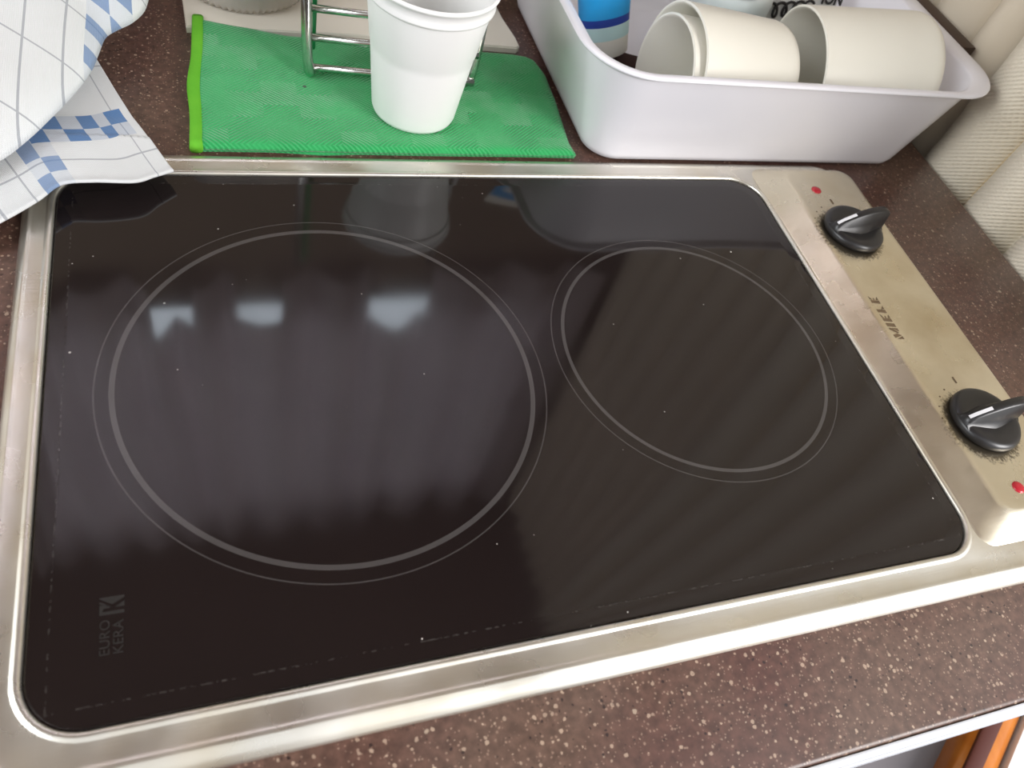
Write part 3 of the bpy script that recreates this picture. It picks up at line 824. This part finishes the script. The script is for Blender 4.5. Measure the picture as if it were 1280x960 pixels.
# looping black script
pts = []
for i in range(60):
    a = i / 59; pts.append((-.0165 + a * .033 + .0035 * math.sin(a * 26), -.0056, .0465 + .004 * a + .0048 * math.cos(a * 26)))
tube('script', pts, .0010, DARKINK, p1, n=6, sub=2)
p2 = pouch('printed_carton', .034, .072, .005, (.5090, .3905, ZT), (math.radians(-20), 0, 0), 'white packet printed with black capitals behind the big cup', 'packet')
tx = text_mesh('print', 'ION', .0105, DARKINK, p2, bold=.0004, shear=.1)
tx.rotation_euler = (PI / 2, 0, 0); tx.location = (-.0030, -.0060, .0505)

# dark brown upstand along the right side, its near end behind the tub
up = box('side_upstand', (.5772, .5895, .327, .632, -.90, .0660), BROWNW, bev=.0008)
tag(up, 'dark brown wooden strip standing on edge between the white tub and the beige curtain', 'upstand')

# ------------------------------------------------------------------ curtains on the right
def curtain(name, y0, y1, grooves, xin, amp, z0, z1, mat, label, crease=None, axis='x', hemf=None, pw=.62, wob=.003, ny=260, nz=120):
    vs = []; uv = []; fs = []
    g = sorted(grooves)
    for j in range(nz + 1):
        for i in range(ny + 1):
            y = lerp(y0, y1, i / ny)
            za = hemf(y) if hemf else z0
            z = lerp(za, z1, j / nz)
            sh = wob * math.sin(z * 7 + y * 9)
            k = 0
            while k < len(g) - 2 and y > g[k + 1]: k += 1
            f = min(max((y - g[k]) / (g[k + 1] - g[k]), 0), 1)
            b = math.sin(PI * f) ** pw
            d = amp * b + .0012 * noise.noise(Vector((y * 40, z * 25, 1))) * 2
            if crease:
                for zc, yc in crease:
                    d -= .007 * math.exp(-((z - zc - (y - yc) * .5) / .006) ** 2) * math.exp(-((y - yc) / .03) ** 2)
            if axis == 'x': vs.append((xin + sh * .3 - d, y + sh, z))
            else: vs.append((y + sh, xin - d, z))
            uv.append((y - .08, z))
    for j in range(nz):
        for i in range(ny):
            a = j * (ny + 1) + i; fs.append((a, a + ny + 1, a + ny + 2, a + 1))
    o = mesh(name, vs, fs, mat, uv=uv)
    md = o.modifiers.new('t', 'SOLIDIFY'); md.thickness = .0015; md.offset = -1
    return tag(o, label, 'curtain')
curtain('window_curtain', -.02, .312, [-.04, .01, .055, .105, .155, .205, .256, .312], .6090, .0285, -.70, 1.15, QUILT, 'cream quilted curtain hanging in thick folds against the right edge of the worktop', crease=[(.052, .285)])
curtain('window_curtain', .3145, .60, [.3145, .352, .40, .45, .50, .55, .61], .6150, .0180, -.70, 1.15, SMOOTHC, 'plain beige curtain hanging behind the dark brown strip')
# pale curtain over the rear window, its hem drawn up in three places
GAP = ((-.0175, .0360, .052, .040), (.0875, .1440, .046, .034), (.2590, .3370, .062, .062))
def hemf(x):
    h = .462
    for a, b, l_, r_2 in GAP:
        if a < x < b: h = .499 + lerp(l_, r_2, (x - a) / (b - a))
    return h
rng = random.Random(3)
g = [-.48]
while g[-1] < .6: g.append(g[-1] + rng.uniform(.06, .115))
curtain('window_curtain', -.46, .585, g, .632, .028, .462, 1.17, SHEER, 'pale thin curtain over the rear window, seen only mirrored in the hob glass', axis='y', hemf=hemf, pw=1.3, wob=.004, ny=420, nz=60)

# ------------------------------------------------------------------ light
#w
w = bpy.data.worlds.new('world'); sc.world = w; w.use_nodes = True
bg = w.node_tree.nodes['Background']; bg.inputs[0].default_value = (.95, .97, 1, 1); bg.inputs[1].default_value = 1.05
def area(name, loc, target, sx, sy, power, col):
    l = bpy.data.lights.new(name, 'AREA'); l.shape = 'RECTANGLE'; l.size = sx; l.size_y = sy; l.energy = power; l.color = col
    o = bpy.data.objects.new(name, l); C.objects.link(o); o.location = loc
    o.rotation_euler = (Vector(target) - Vector(loc)).to_track_quat('-Z', 'Y').to_euler(); return o
area('window_daylight', (1.10, -.85, .66), (.38, .2, 0), .6, .6, 23, (1, .975, .965))
area('left_fill_light', (-1.15, -.1, .75), (.4, .2, .05), .9, .6, 14, (.95, .98, 1))  # added fill lamp on the left, brightens the right curtain and tub side
sc.view_settings.view_transform = 'Standard'; sc.view_settings.look = 'None'
sc.view_settings.exposure = 0; sc.view_settings.gamma = 1; sc.view_settings.use_curve_mapping = False
